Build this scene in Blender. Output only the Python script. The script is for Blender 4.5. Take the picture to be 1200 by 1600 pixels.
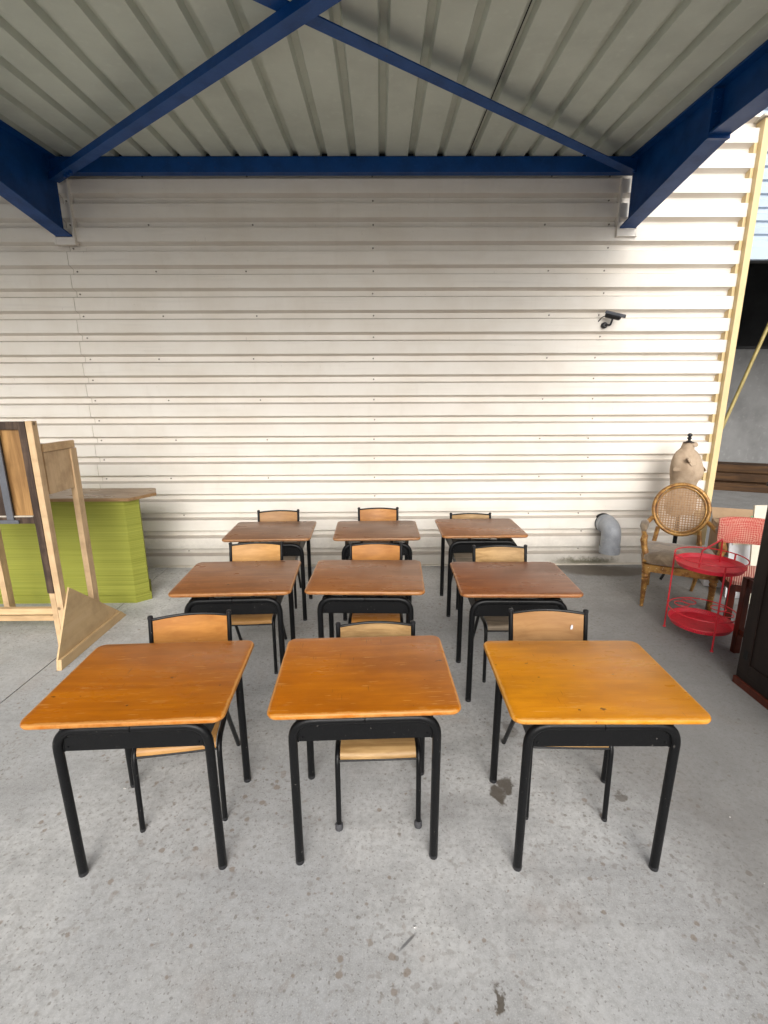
import bpy, bmesh, math, random
from mathutils import Vector, Matrix
R = math.radians
random.seed(7)
S = bpy.context.scene
COL = S.collection
for o in list(bpy.data.objects):
    bpy.data.objects.remove(o)

# ------------------------------------------------------------------ camera, sky, sun, exposure
cd = bpy.data.cameras.new('camera'); cam = bpy.data.objects.new('camera', cd); COL.objects.link(cam)
cd.sensor_fit = 'VERTICAL'; cd.sensor_height = 32.0; cd.sensor_width = 24.0
cd.lens = 749.94 * 32.0 / 1600.0
cd.clip_start = 0.05; cd.clip_end = 3000
p_, y_, r_ = R(13.516), R(0.434), R(-0.229)
fw = Vector((math.sin(y_) * math.cos(p_), math.cos(y_) * math.cos(p_), -math.sin(p_)))
ri = Vector((math.cos(y_), -math.sin(y_), 0)); up = ri.cross(fw)
r2 = math.cos(r_) * ri + math.sin(r_) * up; u2 = -math.sin(r_) * ri + math.cos(r_) * up
m4 = Matrix((r2, u2, -fw)).transposed().to_4x4(); m4.translation = Vector((0, 0, 1.83))
cam.matrix_world = m4
S.camera = cam

SUN_EL, SUN_AZ = 27.0, 176.0          # azimuth: clockwise from +Y; behind the camera, to the right
w = bpy.data.worlds.new('World'); S.world = w; w.use_nodes = True
nt = w.node_tree; nt.nodes.clear()
sky = nt.nodes.new('ShaderNodeTexSky'); sky.sky_type = 'NISHITA'; sky.sun_disc = False
sky.sun_elevation = R(SUN_EL); sky.sun_rotation = R(SUN_AZ)
sky.air_density = 1.0; sky.dust_density = 6.0; sky.ozone_density = 1.0
hs = nt.nodes.new('ShaderNodeHueSaturation'); hs.inputs['Saturation'].default_value = 0.22
bg = nt.nodes.new('ShaderNodeBackground'); bg.inputs['Strength'].default_value = 0.14
wo = nt.nodes.new('ShaderNodeOutputWorld')
nt.links.new(sky.outputs[0], hs.inputs['Color']); nt.links.new(hs.outputs[0], bg.inputs[0]); nt.links.new(bg.outputs[0], wo.inputs[0])
sl = bpy.data.lights.new('sun', 'SUN'); sl.energy = 1.35; sl.angle = R(62); sl.color = (1.0, 0.985, 0.965)
so = bpy.data.objects.new('sun', sl); COL.objects.link(so)
sd = Vector((math.sin(R(SUN_AZ)) * math.cos(R(SUN_EL)), math.cos(R(SUN_AZ)) * math.cos(R(SUN_EL)), math.sin(R(SUN_EL))))
so.rotation_euler = sd.to_track_quat('Z', 'Y').to_euler(); so.location = sd * 30
vs = S.view_settings; vs.view_transform = 'Standard'; vs.look = 'None'; vs.gamma = 1.0; vs.use_curve_mapping = False
vs.exposure = 0.26
S.cycles.max_bounces = 6; S.cycles.diffuse_bounces = 4; S.cycles.glossy_bounces = 2; S.cycles.use_adaptive_sampling = True; S.cycles.adaptive_threshold = 0.025

# ------------------------------------------------------------------ object helpers
def link(name, bm, mat, parent=None, smooth=False, loc=None):
    me = bpy.data.meshes.new(name); bm.normal_update(); bm.to_mesh(me); bm.free()
    if smooth:
        for p in me.polygons: p.use_smooth = True
        try: me.set_sharp_from_angle(angle=R(40))
        except Exception: pass
    me.materials.append(mat)
    return link_me(name, me, parent, loc)
def link_me(name, me, parent=None, loc=None):
    o = bpy.data.objects.new(name, me); COL.objects.link(o)
    if parent: o.parent = parent
    if loc: o.location = loc
    return o
def tag(o, label=None, cat=None, group=None, kind=None):
    if label: o['label'] = label
    if cat: o['category'] = cat
    if group: o['group'] = group
    if kind: o['kind'] = kind
    return o
def thing(name, label, cat, loc=(0, 0, 0), rz=0.0, group=None):
    o = bpy.data.objects.new(name, None); COL.objects.link(o); o.empty_display_size = 0.1
    o.location = loc; o.rotation_euler = (0, 0, rz)
    return tag(o, label, cat, group)
def copy_tree(o, parent=None):
    c = o.copy(); COL.objects.link(c); c.parent = parent
    for ch in list(o.children): copy_tree(ch, c)
    return c
def V(*a): return Vector(a)
def box(bm, x0, x1, y0, y1, z0, z1, bev=0.0, M=None):
    t = bmesh.new()
    bmesh.ops.create_cube(t, size=1.0)
    for v in t.verts:
        v.co = Vector(((x0 + x1) / 2 + v.co.x * (x1 - x0), (y0 + y1) / 2 + v.co.y * (y1 - y0), (z0 + z1) / 2 + v.co.z * (z1 - z0)))
    if bev: bmesh.ops.bevel(t, geom=list(t.edges), offset=bev, segments=2, profile=0.6, affect='EDGES')
    merge(bm, t, M)
    return bm
def merge(bm, t, M=None):
    t.verts.ensure_lookup_table()
    nv = [bm.verts.new(M @ v.co if M else v.co) for v in t.verts]
    for f in t.faces:
        try: bm.faces.new([nv[v.index] for v in f.verts])
        except ValueError: pass
    t.free()
def B(*a, **k): return box(bmesh.new(), *a, **k)
def fillet(pts, rad, n=6):
    pts = [Vector(p) for p in pts]; out = [pts[0]]
    for i in range(1, len(pts) - 1):
        r = rad[i - 1] if isinstance(rad, (list, tuple)) else rad
        a, b, c = pts[i - 1], pts[i], pts[i + 1]
        d1 = (a - b).normalized(); d2 = (c - b).normalized()
        ang = d1.angle(d2)
        if r <= 0 or ang > 3.1: out.append(b); continue
        t = min(r / math.tan(ang / 2), (a - b).length * .49, (c - b).length * .49)
        p0, p1 = b + d1 * t, b + d2 * t
        for k in range(n + 1):
            s = k / n; out.append(p0 * (1 - s) ** 2 + b * 2 * s * (1 - s) + p1 * s * s)
    out.append(pts[-1]); return out
def tube(bm, path, r, seg=10, closed=False, caps=True):
    path = [Vector(p) for p in path]; n = len(path); rings = []
    def tan(i):
        if closed: return (path[(i + 1) % n] - path[(i - 1) % n]).normalized()
        return (path[min(i + 1, n - 1)] - path[max(i - 1, 0)]).normalized()
    t = tan(0); nrm = t.orthogonal().normalized()
    for i in range(n):
        t = tan(i); nrm = (nrm - t * nrm.dot(t)).normalized(); bi = t.cross(nrm)
        rr = r[i] if isinstance(r, (list, tuple)) else r
        rings.append([bm.verts.new(path[i] + (nrm * math.cos(2 * math.pi * k / seg) + bi * math.sin(2 * math.pi * k / seg)) * rr) for k in range(seg)])
    for i in range(n if closed else n - 1):
        a, b = rings[i], rings[(i + 1) % n]
        off = 0
        if closed and i == n - 1:
            off = min(range(seg), key=lambda q: (a[0].co - b[q].co).length)
        for k in range(seg):
            bm.faces.new((a[k], a[(k + 1) % seg], b[(k + 1 + off) % seg], b[(k + off) % seg]))
    if caps and not closed:
        bm.faces.new(list(reversed(rings[0]))); bm.faces.new(rings[-1])
    return bm
def T(path, r, **k): return tube(bmesh.new(), path, r, **k)
def prism(bm, poly, z0, z1, M=None):
    """polygon in XY extruded in Z (optionally transformed)"""
    t = bmesh.new(); n = len(poly)
    a = [t.verts.new((x, y, z0)) for x, y in poly]; b = [t.verts.new((x, y, z1)) for x, y in poly]
    t.faces.new(list(reversed(a))); t.faces.new(b)
    for i in range(n): t.faces.new((a[i], a[(i + 1) % n], b[(i + 1) % n], b[i]))
    t.verts.index_update(); merge(bm, t, M); return bm
def lathe(bm, prof, seg=24, c=(0, 0, 0)):
    rings = [[bm.verts.new((c[0] + r * math.cos(2 * math.pi * k / seg), c[1] + r * math.sin(2 * math.pi * k / seg), c[2] + z)) for k in range(seg)] for r, z in prof]
    for a, b in zip(rings, rings[1:]):
        for k in range(seg): bm.faces.new((a[k], a[(k + 1) % seg], b[(k + 1) % seg], b[k]))
    bm.faces.new(list(reversed(rings[0]))); bm.faces.new(rings[-1]); return bm
def rrect(w, d, r, n=6):
    pts = []
    for cx, cy, a0 in ((w / 2 - r, d / 2 - r, 0), (-w / 2 + r, d / 2 - r, 90), (-w / 2 + r, -d / 2 + r, 180), (w / 2 - r, -d / 2 + r, 270)):
        for k in range(n + 1):
            a = R(a0 + 90 * k / n); pts.append((cx + r * math.cos(a), cy + r * math.sin(a)))
    return pts
def slab(bm, w, d, r, prof, n=6):
    """rounded slab: prof = list of (inset, z) from bottom to top"""
    rings = []
    for ins, z in prof:
        rings.append([bm.verts.new((x, y, z)) for x, y in rrect(w - 2 * ins, d - 2 * ins, max(r - ins, .004), n)])
    m = len(rings[0])
    for a, b in zip(rings, rings[1:]):
        for k in range(m): bm.faces.new((a[k], a[(k + 1) % m], b[(k + 1) % m], b[k]))
    bm.faces.new(list(reversed(rings[0]))); bm.faces.new(rings[-1]); return bm

# ------------------------------------------------------------------ material helpers
class NT:
    def __init__(s, name):
        s.m = bpy.data.materials.new(name); s.m.use_nodes = True
        s.t = s.m.node_tree; s.t.nodes.clear()
        s.out = s.n('ShaderNodeOutputMaterial'); s.b = s.n('ShaderNodeBsdfPrincipled'); s.l(s.b.outputs[0], s.out.inputs[0])
        s.tc = s.n('ShaderNodeTexCoord')
    def n(s, typ, **k):
        q = s.t.nodes.new(typ)
        for a, v in k.items(): setattr(q, a, v)
        return q
    def l(s, a, b): s.t.links.new(a, b)
    def val(s, sock, v):
        if hasattr(v, 'is_output') or hasattr(v, 'links'): s.l(v, sock)
        else: sock.default_value = v
    def map(s, src, scale=(1, 1, 1), loc=(0, 0, 0), rot=(0, 0, 0)):
        q = s.n('ShaderNodeMapping'); q.inputs['Scale'].default_value = scale; q.inputs['Location'].default_value = loc; q.inputs['Rotation'].default_value = rot
        s.l(src, q.inputs['Vector']); return q.outputs[0]
    def noise(s, vec, scale=5, detail=4, rough=.55, dist=0):
        q = s.n('ShaderNodeTexNoise'); s.l(vec, q.inputs['Vector'])
        q.inputs['Scale'].default_value = scale; q.inputs['Detail'].default_value = detail; q.inputs['Roughness'].default_value = rough; q.inputs['Distortion'].default_value = dist
        return q.outputs['Fac']
    def vor(s, vec, scale=5, feature='F1', rnd=1.0):
        q = s.n('ShaderNodeTexVoronoi', feature=feature); s.l(vec, q.inputs['Vector']); q.inputs['Scale'].default_value = scale; q.inputs['Randomness'].default_value = rnd
        return q
    def ramp(s, f, stops):
        q = s.n('ShaderNodeValToRGB'); s.l(f, q.inputs[0]); e = q.color_ramp.elements
        while len(e) < len(stops): e.new(0.5)
        for i, (p, c) in enumerate(stops):
            e[i].position = p; e[i].color = (c if isinstance(c, (tuple, list)) else (c, c, c)) + ((1,) if not isinstance(c, (tuple, list)) or len(c) == 3 else ())
        return q.outputs[0]
    def smooth(s, f, a, b):
        q = s.n('ShaderNodeMapRange', interpolation_type='SMOOTHSTEP'); s.l(f, q.inputs[0]); q.inputs[1].default_value = a; q.inputs[2].default_value = b
        return q.outputs[0]
    def mix(s, f, a, b, mode='MIX'):
        q = s.n('ShaderNodeMix', data_type='RGBA', blend_type=mode)
        s.val(q.inputs[0], f)
        for sock, v in ((q.inputs[6], a), (q.inputs[7], b)):
            if isinstance(v, (tuple, list)): sock.default_value = tuple(v) + (1,) if len(v) == 3 else v
            else: s.l(v, sock)
        return q.outputs[2]
    def math(s, op, a, b=None, c=None):
        q = s.n('ShaderNodeMath', operation=op); s.val(q.inputs[0], a)
        if b is not None: s.val(q.inputs[1], b)
        if c is not None: s.val(q.inputs[2], c)
        return q.outputs[0]
    def bump(s, h, strength=.3, dist=.01, nrm=None):
        q = s.n('ShaderNodeBump'); s.l(h, q.inputs['Height']); q.inputs['Strength'].default_value = strength; q.inputs['Distance'].default_value = dist
        if nrm: s.l(nrm, q.inputs['Normal'])
        s.l(q.outputs[0], s.b.inputs['Normal']); return q.outputs[0]
    def set(s, color=None, rough=None, metal=None, spec=None, coat=None):
        for nme, v in (('Base Color', color), ('Roughness', rough), ('Metallic', metal), ('Specular IOR Level', spec), ('Coat Weight', coat)):
            if v is None: continue
            k = s.b.inputs[nme]
            if isinstance(v, (tuple, list)): k.default_value = tuple(v) + (1,) if len(v) == 3 else v
            else: s.val(k, v)
        return s.m
    def world(s):
        g = s.n('ShaderNodeNewGeometry'); return g.outputs['Position']
    def rnd(s):
        return s.n('ShaderNodeObjectInfo').outputs['Random']
    def objvec(s):
        """object coordinates shifted per object so copies differ"""
        q = s.n('ShaderNodeObjectInfo'); mu = s.math('MULTIPLY', q.outputs['Random'], 37.0)
        a = s.n('ShaderNodeVectorMath', operation='ADD'); s.l(s.tc.outputs['Object'], a.inputs[0]); s.l(mu, a.inputs[1]); return a.outputs[0]

def paint(name, col, rough=.45, dirt=.12, scale=9, metal=0.0, chips=None, bump=.05, spec=None):
    t = NT(name); v = t.world()
    n1 = t.noise(v, scale, 5, .6); n2 = t.noise(v, scale * 7, 3)
    c = t.mix(t.smooth(n1, .35, .75), col, tuple(x * (1 - dirt) for x in col))
    c = t.mix(t.math('MULTIPLY', t.smooth(n2, .55, .8), dirt), c, tuple(min(1, x * 1.5 + .02) for x in col))
    if chips:
        n3 = t.noise(v, chips[1], 6, .65); c = t.mix(t.smooth(n3, chips[2], chips[2] + .03), c, chips[0])
    t.bump(n2, bump, .004)
    return t.set(c, t.math('MULTIPLY_ADD', n1, .25, rough - .12), metal, spec)

def wood(name, col, dark, rough=.35, scale=1.0, wear=None, dims=None, grain='X', knots=False, coat=0.0, contrast=1.0):
    t = NT(name); v = t.objvec()
    s = {'X': (1.2, 14, 14), 'Y': (14, 1.2, 14), 'Z': (14, 14, 1.2)}[grain]
    mv = t.map(v, tuple(q * scale for q in s))
    g1 = t.noise(mv, 2.2, 6, .6, .6); g2 = t.noise(t.map(v, tuple(q * scale * 5 for q in s)), 3, 4, .6)
    blot = t.noise(t.map(v, (.6, 1.4, 1.4)), 4.2 * scale, 4, .6)
    c = t.mix(t.smooth(g1, .5 - .22 / contrast, .5 + .22 / contrast), dark, col)
    c = t.mix(t.math('MULTIPLY', t.smooth(g2, .5, .75), .35), c, dark)
    c = t.mix(t.math('MULTIPLY', t.smooth(blot, .42, .72), .6), c, tuple(x * .7 for x in dark))
    if knots:
        vo = t.vor(t.map(v, (6, 6, 6)), 1.0); c = t.mix(t.smooth(vo.outputs['Distance'], .10, .04), c, tuple(x * .35 for x in dark))
    rg = t.math('MULTIPLY_ADD', blot, .3, rough - .15)
    if dims:
        W, D = dims; sx = t.n('ShaderNodeSeparateXYZ'); t.l(t.tc.outputs['Object'], sx.inputs[0])
        ax = t.math('SUBTRACT', t.math('ABSOLUTE', sx.outputs[0]), W / 2); ay = t.math('SUBTRACT', t.math('ABSOLUTE', sx.outputs[1]), D / 2)
        e = t.math('MAXIMUM', ax, ay); nz = t.noise(v, 22, 5, .7)
        e = t.math('ADD', e, t.math('MULTIPLY', t.math('SUBTRACT', nz, .5), .020))
        c = t.mix(t.math('MULTIPLY', t.math('MULTIPLY', t.smooth(e, -.013, -.007), t.smooth(e, .004, -.004)), .5), c, wear)
        # dark knocks and pale scratches
        kn = t.noise(t.map(v, (1, 1, 1), (3, 5, 1)), 30, 2, .5); c = t.mix(t.math('MULTIPLY', t.smooth(kn, .73, .76), .75), c, (.03, .012, .006))
        sc = t.noise(t.map(v, (3, 60, 3), (0, 0, 0), (0, 0, .35)), 4, 2, .5); sc2 = t.noise(v, 6, 2)
        c = t.mix(t.math('MULTIPLY', t.math('MULTIPLY', t.smooth(sc, .655, .69), t.smooth(sc2, .48, .55)), .7), c, wear)
        s3 = t.noise(t.map(v, (55, 2.5, 3), (2, 1, 0), (0, 0, .9)), 4, 2, .5); s4 = t.noise(t.map(v, (1, 1, 1), (5, 5, 0)), 5, 2)
        c = t.mix(t.math('MULTIPLY', t.math('MULTIPLY', t.smooth(s3, .69, .72), t.smooth(s4, .54, .6)), .7), c, (.05, .018, .006))
        fine = t.noise(t.map(v, (70, 70, 70)), 3, 2); c = t.mix(t.math('MULTIPLY', t.smooth(fine, .6, .75), .16), c, (.05, .02, .005))
    t.bump(g2, .08, .002)
    return t.set(c, rg, 0, spec=.28, coat=coat)

# ------------------------------------------------------------------ materials
def m_concrete():
    t = NT('concrete'); v = t.world()
    big = t.noise(v, .55, 3, .55); mid = t.noise(v, 3.2, 5, .65, .3); fin = t.noise(v, 38, 5, .7); gr = t.noise(v, 210, 2, .7)
    c = t.mix(t.smooth(big, .38, .62), (.42, .425, .43), (.60, .598, .585))
    c = t.mix(t.math('MULTIPLY', t.smooth(mid, .42, .64), .62), c, (.36, .36, .357))
    c = t.mix(t.math('MULTIPLY', t.smooth(fin, .38, .66), .45), c, (.28, .275, .265))
    c = t.mix(t.math('MULTIPLY', t.smooth(gr, .48, .72), .5), c, (.64, .63, .61))
    patch = t.noise(v, 1.4, 3, .6)
    # brown worn spots, 1-2 cm, thick in some areas and rare in others
    sp1 = t.noise(t.map(v, (1, 1, .05), (4, 7, 0)), 33, 2, .45); sp2 = t.noise(t.map(v, (1, 1, .05), (1, 3, 0)), 17, 2, .5); sp3 = t.noise(t.map(v, (1, 1, .05), (8, 2, 0)), 85, 1, .4)
    pk = t.smooth(patch, .32, .6)
    c = t.mix(t.math('MULTIPLY', t.math('MULTIPLY', t.smooth(sp1, .58, .67), pk), .5), c, (.25, .225, .2))
    c = t.mix(t.math('MULTIPLY', t.math('MULTIPLY', t.smooth(sp2, .67, .71), pk), .4), c, (.235, .175, .125))
    c = t.mix(t.math('MULTIPLY', t.smooth(sp3, .64, .70), .5), c, (.19, .175, .16))
    wn = t.n('ShaderNodeTexNoise'); t.l(v, wn.inputs['Vector']); wn.inputs['Scale'].default_value = 70; wn.inputs['Detail'].default_value = 2
    ws = t.n('ShaderNodeVectorMath', operation='SCALE'); t.l(wn.outputs['Color'], ws.inputs[0]); ws.inputs['Scale'].default_value = .013
    wa = t.n('ShaderNodeVectorMath', operation='ADD'); t.l(v, wa.inputs[0]); t.l(ws.outputs[0], wa.inputs[1])
    for sc, off, col in ((36, 0, (.205, .185, .16)), (22, 5, (.24, .185, .14))):
        vo = t.vor(t.map(wa.outputs[0], (1, 1, 0), (off, off * 1.3, 0)), sc); sep = t.n('ShaderNodeSeparateColor'); t.l(vo.outputs['Color'], sep.inputs[0])
        rad = t.math('MULTIPLY', t.math('MULTIPLY', sep.outputs[0], sep.outputs[1]), .42)
        dd = t.math('SUBTRACT', vo.outputs['Distance'], t.math('MULTIPLY', rad, t.math('MULTIPLY_ADD', pk, .6, .4)))
        c = t.mix(t.math('MULTIPLY', t.smooth(dd, .035, -.09), .66), c, col)
    # pinkish rust bloom
    c = t.mix(t.math('MULTIPLY', t.smooth(t.noise(v, 2.3, 4, .6), .55, .75), .3), c, (.36, .29, .245))
    # darker concrete to the right, with a ragged border
    sx = t.n('ShaderNodeSeparateXYZ'); t.l(v, sx.inputs[0])
    wob = t.noise(v, 1.1, 5, .6)
    dx = t.math('ADD', t.math('ADD', sx.outputs[0], t.math('MULTIPLY', sx.outputs[1], .12)), t.math('MULTIPLY', t.math('SUBTRACT', wob, .5), 1.3))
    c = t.mix(t.math('MULTIPLY', t.smooth(dx, 1.0, 1.7), .66), c, (.15, .142, .132))
    # traffic sweep stains
    sw = t.noise(t.map(v, (.7, 4, 1), (0, 0, 0), (0, 0, .5)), 1.3, 5, .6)
    c = t.mix(t.math('MULTIPLY', t.smooth(sw, .5, .75), .3), c, (.17, .165, .16))
    rough = t.math('MULTIPLY_ADD', mid, .25, .62)
    # wet / oily stains of their own shape (x, y, rx, ry, rot, strength)
    wet = None
    w2 = t.n('ShaderNodeVectorMath', operation='SCALE'); n2 = t.n('ShaderNodeTexNoise'); t.l(v, n2.inputs['Vector']); n2.inputs['Scale'].default_value = 14; n2.inputs['Detail'].default_value = 4; n2.inputs['Roughness'].default_value = .65
    sb = t.n('ShaderNodeVectorMath', operation='SUBTRACT'); t.l(n2.outputs['Color'], sb.inputs[0]); sb.inputs[1].default_value = (.5, .5, .5)
    t.l(sb.outputs[0], w2.inputs[0]); w2.inputs['Scale'].default_value = .11
    ad = t.n('ShaderNodeVectorMath', operation='ADD'); t.l(v, ad.inputs[0]); t.l(w2.outputs[0], ad.inputs[1])
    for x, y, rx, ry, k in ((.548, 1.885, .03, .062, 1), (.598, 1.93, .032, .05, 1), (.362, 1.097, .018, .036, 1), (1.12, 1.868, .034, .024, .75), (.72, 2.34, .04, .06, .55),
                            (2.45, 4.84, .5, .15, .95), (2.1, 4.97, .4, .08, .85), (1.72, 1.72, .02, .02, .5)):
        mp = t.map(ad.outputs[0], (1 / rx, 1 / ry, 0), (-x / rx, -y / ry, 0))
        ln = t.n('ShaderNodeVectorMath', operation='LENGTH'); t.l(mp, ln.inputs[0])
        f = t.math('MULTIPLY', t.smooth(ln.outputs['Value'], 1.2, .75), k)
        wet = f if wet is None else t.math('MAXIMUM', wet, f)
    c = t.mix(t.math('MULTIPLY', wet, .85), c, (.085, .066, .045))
    # a dark scuff
    mp = t.map(v, (1 / .075, 1 / .006, 0), (0, 0, 0), (0, 0, 0))
    a = R(-40)
    mp = t.map(t.map(v, (1, 1, 0), (-.085, -1.263, 0)), (1, 1, 0), (0, 0, 0), (0, 0, -R(42)))
    mp = t.map(mp, (1 / .05, 1 / .006, 0)); ln = t.n('ShaderNodeVectorMath', operation='LENGTH'); t.l(mp, ln.inputs[0])
    c = t.mix(t.math('MULTIPLY', t.smooth(ln.outputs['Value'], 1.2, .4), .7), c, (.06, .06, .065))
    rough = t.math('SUBTRACT', rough, t.math('MULTIPLY', wet, .3))
    h = t.math('ADD', t.math('MULTIPLY', fin, .6), t.math('MULTIPLY', gr, .4))
    t.bump(h, .22, .003)
    return t.set(c, rough, 0, .35)

def m_cladding():
    t = NT('white_cladding'); v = t.world()
    sx = t.n('ShaderNodeSeparateXYZ'); t.l(v, sx.inputs[0])
    st = t.noise(t.map(v, (7, 1, .8)), 1.6, 5, .6); n = t.noise(v, 2.2, 5, .6); f = t.noise(v, 40, 4, .65)
    lg = t.noise(t.map(v, (.5, 1, 9)), 2.0, 2, .6)
    c = t.mix(t.smooth(n, .35, .7), (.80, .755, .685), (.75, .695, .615))
    c = t.mix(t.math('MULTIPLY', t.smooth(st, .55, .85), .22), c, (.56, .51, .44))
    c = t.mix(t.math('MULTIPLY', t.smooth(lg, .55, .8), .22), c, (.5, .46, .41))
    c = t.mix(t.math('MULTIPLY', t.smooth(f, .66, .76), .3), c, (.36, .31, .26))
    # splash grime rising unevenly from the ground
    z = t.math('ADD', sx.outputs[2], t.math('MULTIPLY', t.math('SUBTRACT', t.noise(v, 3.5, 5, .7), .5), .5))
    c = t.mix(t.math('MULTIPLY', t.smooth(z, .42, .02), .6), c, (.29, .27, .235))
    # moss and drip stain below the pipe elbow
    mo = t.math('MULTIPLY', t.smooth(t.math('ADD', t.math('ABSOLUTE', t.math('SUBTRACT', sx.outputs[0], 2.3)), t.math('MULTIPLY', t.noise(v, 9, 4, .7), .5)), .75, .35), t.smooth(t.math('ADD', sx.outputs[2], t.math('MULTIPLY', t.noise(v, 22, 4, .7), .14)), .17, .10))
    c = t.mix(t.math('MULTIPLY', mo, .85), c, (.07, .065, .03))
    # dust on the upward rib slopes, canopy shade painted into the same brown
    g = t.n('ShaderNodeNewGeometry'); sn = t.n('ShaderNodeSeparateXYZ'); t.l(g.outputs['True Normal'], sn.inputs[0])
    c = t.mix(t.math('MULTIPLY', t.smooth(sn.outputs[2], .3, .6), .6), c, (.34, .29, .245))
    # rare scratches
    sc = t.noise(t.map(v, (30, 1, 4), (0, 0, 0), (0, .5, 0)), 2, 2); c = t.mix(t.math('MULTIPLY', t.smooth(sc, .76, .78), .45), c, (.3, .26, .22))
    t.bump(t.noise(t.map(v, (1, 1, 2.5)), 1.8, 3), .25, .05)
    return t.set(c, t.math('MULTIPLY_ADD', n, .2, .38), 0, .4)

M = {}
M['concrete'] = m_concrete()
M['cladding'] = m_cladding()
M['ground'] = paint('yard_ground', (.38, .375, .36), .85, .25, 1.2)
M['joint'] = paint('joint_filler', (.03, .03, .03), .9)
M['roof'] = paint('roof_sheet', (.54, .58, .51), .62, .14, 2.5, spec=.2)
M['blue'] = paint('blue_paint', (.002, .056, .23), .45, .3, 6, chips=((.07, .045, .04), 22, .69), spec=.3)
M['trim'] = paint('cream_trim', (.68, .52, .27), .45, .1, 5)
M['flash'] = paint('flashing', (.55, .5, .42), .5, .2, 14)
M['screw'] = paint('screw_heads', (.25, .22, .19), .45, .3, 60, .4)
M['black'] = paint('black_enamel', (.0042, .0044, .005), .36, .3, 25, chips=((.15, .14, .13), 70, .675), bump=.2, spec=.25)
M['rubber'] = paint('grey_rubber', (.05, .05, .055), .75, .2, 60)
M['black_plastic'] = paint('black_plastic', (.014, .014, .016), .35)
M['pvc'] = paint('grey_plastic_pipe', (.32, .335, .36), .4, .28, 9)
M['dark'] = paint('void_black', (.006, .006, .006), .8)
M['green'] = None
def m_green():
    t = NT('green_raffia'); v = t.world()
    li = t.noise(t.map(v, (.35, .35, 190)), 2, 3, .6); lw = t.noise(t.map(v, (.5, .5, 26)), 1.6, 4, .6); n = t.noise(v, 4, 4)
    c = t.mix(t.smooth(li, .38, .64), (.195, .205, .026), (.325, .335, .062))
    c = t.mix(t.math('MULTIPLY', t.smooth(lw, .45, .7), .55), c, (.26, .275, .05))
    c = t.mix(t.math('MULTIPLY', t.smooth(n, .55, .75), .35), c, (.22, .25, .05))
    t.bump(li, .4, .004)
    return t.set(c, .7, 0, .25)
M['green'] = m_green()
M['pine'] = wood('raw_pine', (.62, .44, .26), (.50, .335, .185), .6, 1.4, grain='Z', knots=True, contrast=.8)
M['pine_x'] = wood('raw_pine_rail', (.66, .46, .26), (.54, .35, .18), .6, 1.4, grain='X', knots=True, contrast=.8)
M['ply'] = wood('raw_plywood', (.60, .43, .24), (.54, .37, .19), .6, .8, grain='Y', contrast=.7)
M['stain'] = wood('dark_stained_wood', (.10, .065, .045), (.035, .022, .016), .5, 1.2, grain='Z', contrast=1.2)
M['panelwood'] = wood('brown_scorched_panel', (.42, .24, .09), (.17, .085, .03), .45, .6, grain='Z', contrast=.9)
M['countertop'] = wood('counter_top_veneer', (.40, .25, .125), (.27, .155, .07), .3, 1.0, grain='X')
M['greymetal'] = paint('grey_painted_metal', (.10, .105, .12), .45, .2, 12)
M['chair_ply'] = wood('beech_ply_honey', (.50, .225, .055), (.36, .14, .03), .3, 1.2, grain='X', contrast=.8)
M['chair_ply2'] = wood('beech_ply_pale', (.46, .29, .125), (.28, .16, .06), .4, 1.2, grain='X', contrast=1.3)
M['chair_ply3'] = wood('beech_ply_grey', (.34, .27, .19), (.17, .13, .09), .55, 1.2, grain='X', contrast=1.3)
DW, DD, DH = .704, .564, .74
def dtop(n, c, d, w, rough=.3): return wood('varnished_top_' + n, c, d, rough, 1.0, w, (DW, DD), 'X', contrast=.75)
M['top_a'] = dtop('amber', (.46, .145, .004), (.33, .09, .003), (.64, .33, .10))
M['top_b'] = dtop('orange', (.49, .155, .004), (.36, .098, .003), (.66, .34, .10))
M['top_c'] = dtop('honey', (.64, .255, .008), (.50, .17, .005), (.68, .36, .09))
M['top_dim_d'] = dtop('brown', (.31, .115, .030), (.19, .064, .016), (.46, .23, .085))  # rear-row tops, d to f: browner varnish plus weaker light painted in
M['top_dim_e'] = dtop('russet', (.255, .085, .026), (.16, .048, .014), (.45, .21, .08))
M['top_dim_f'] = dtop('chestnut', (.25, .108, .042), (.165, .066, .025), (.42, .22, .09))
M['gold'] = None
def m_gold():
    t = NT('worn_gilding'); v = t.tc.outputs['Object']
    n = t.noise(v, 18, 5, .65); n2 = t.noise(v, 60, 4, .6)
    c = t.mix(t.smooth(n, .4, .65), (.40, .215, .055), (.20, .085, .024))
    c = t.mix(t.smooth(n2, .62, .72), c, (.72, .6, .36))
    t.bump(n2, .4, .004); return t.set(c, t.math('MULTIPLY_ADD', n, .3, .3), .35)
M['gold'] = m_gold()
def m_velvet():
    t = NT('worn_velvet'); v = t.tc.outputs['Object']; n = t.noise(v, 9, 6, .65, .8); f = t.noise(v, 80, 3)
    c = t.mix(t.smooth(n, .35, .68), (.11, .075, .045), (.25, .185, .12)); c = t.mix(t.math('MULTIPLY', f, .25), c, (.32, .25, .17))
    t.bump(f, .4, .004); t.b.inputs['Sheen Weight'].default_value = .3; return t.set(c, .85, 0, .2)
M['velvet'] = m_velvet()
M['cane'] = paint('cane_strands', (.36, .21, .10), .55, .3, 30)
M['linen'] = None
def m_linen():
    t = NT('aged_linen'); v = t.tc.outputs['Object']; n = t.noise(v, 7, 6, .65); f = t.noise(v, 120, 3); n3 = t.noise(v, 14, 5, .7)
    c = t.mix(t.smooth(n, .35, .7), (.45, .345, .245), (.31, .225, .15)); c = t.mix(t.smooth(n3, .64, .7), c, (.2, .12, .075))
    t.bump(f, .3, .003); return t.set(c, .85, 0, .2)
M['linen'] = m_linen()
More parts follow.
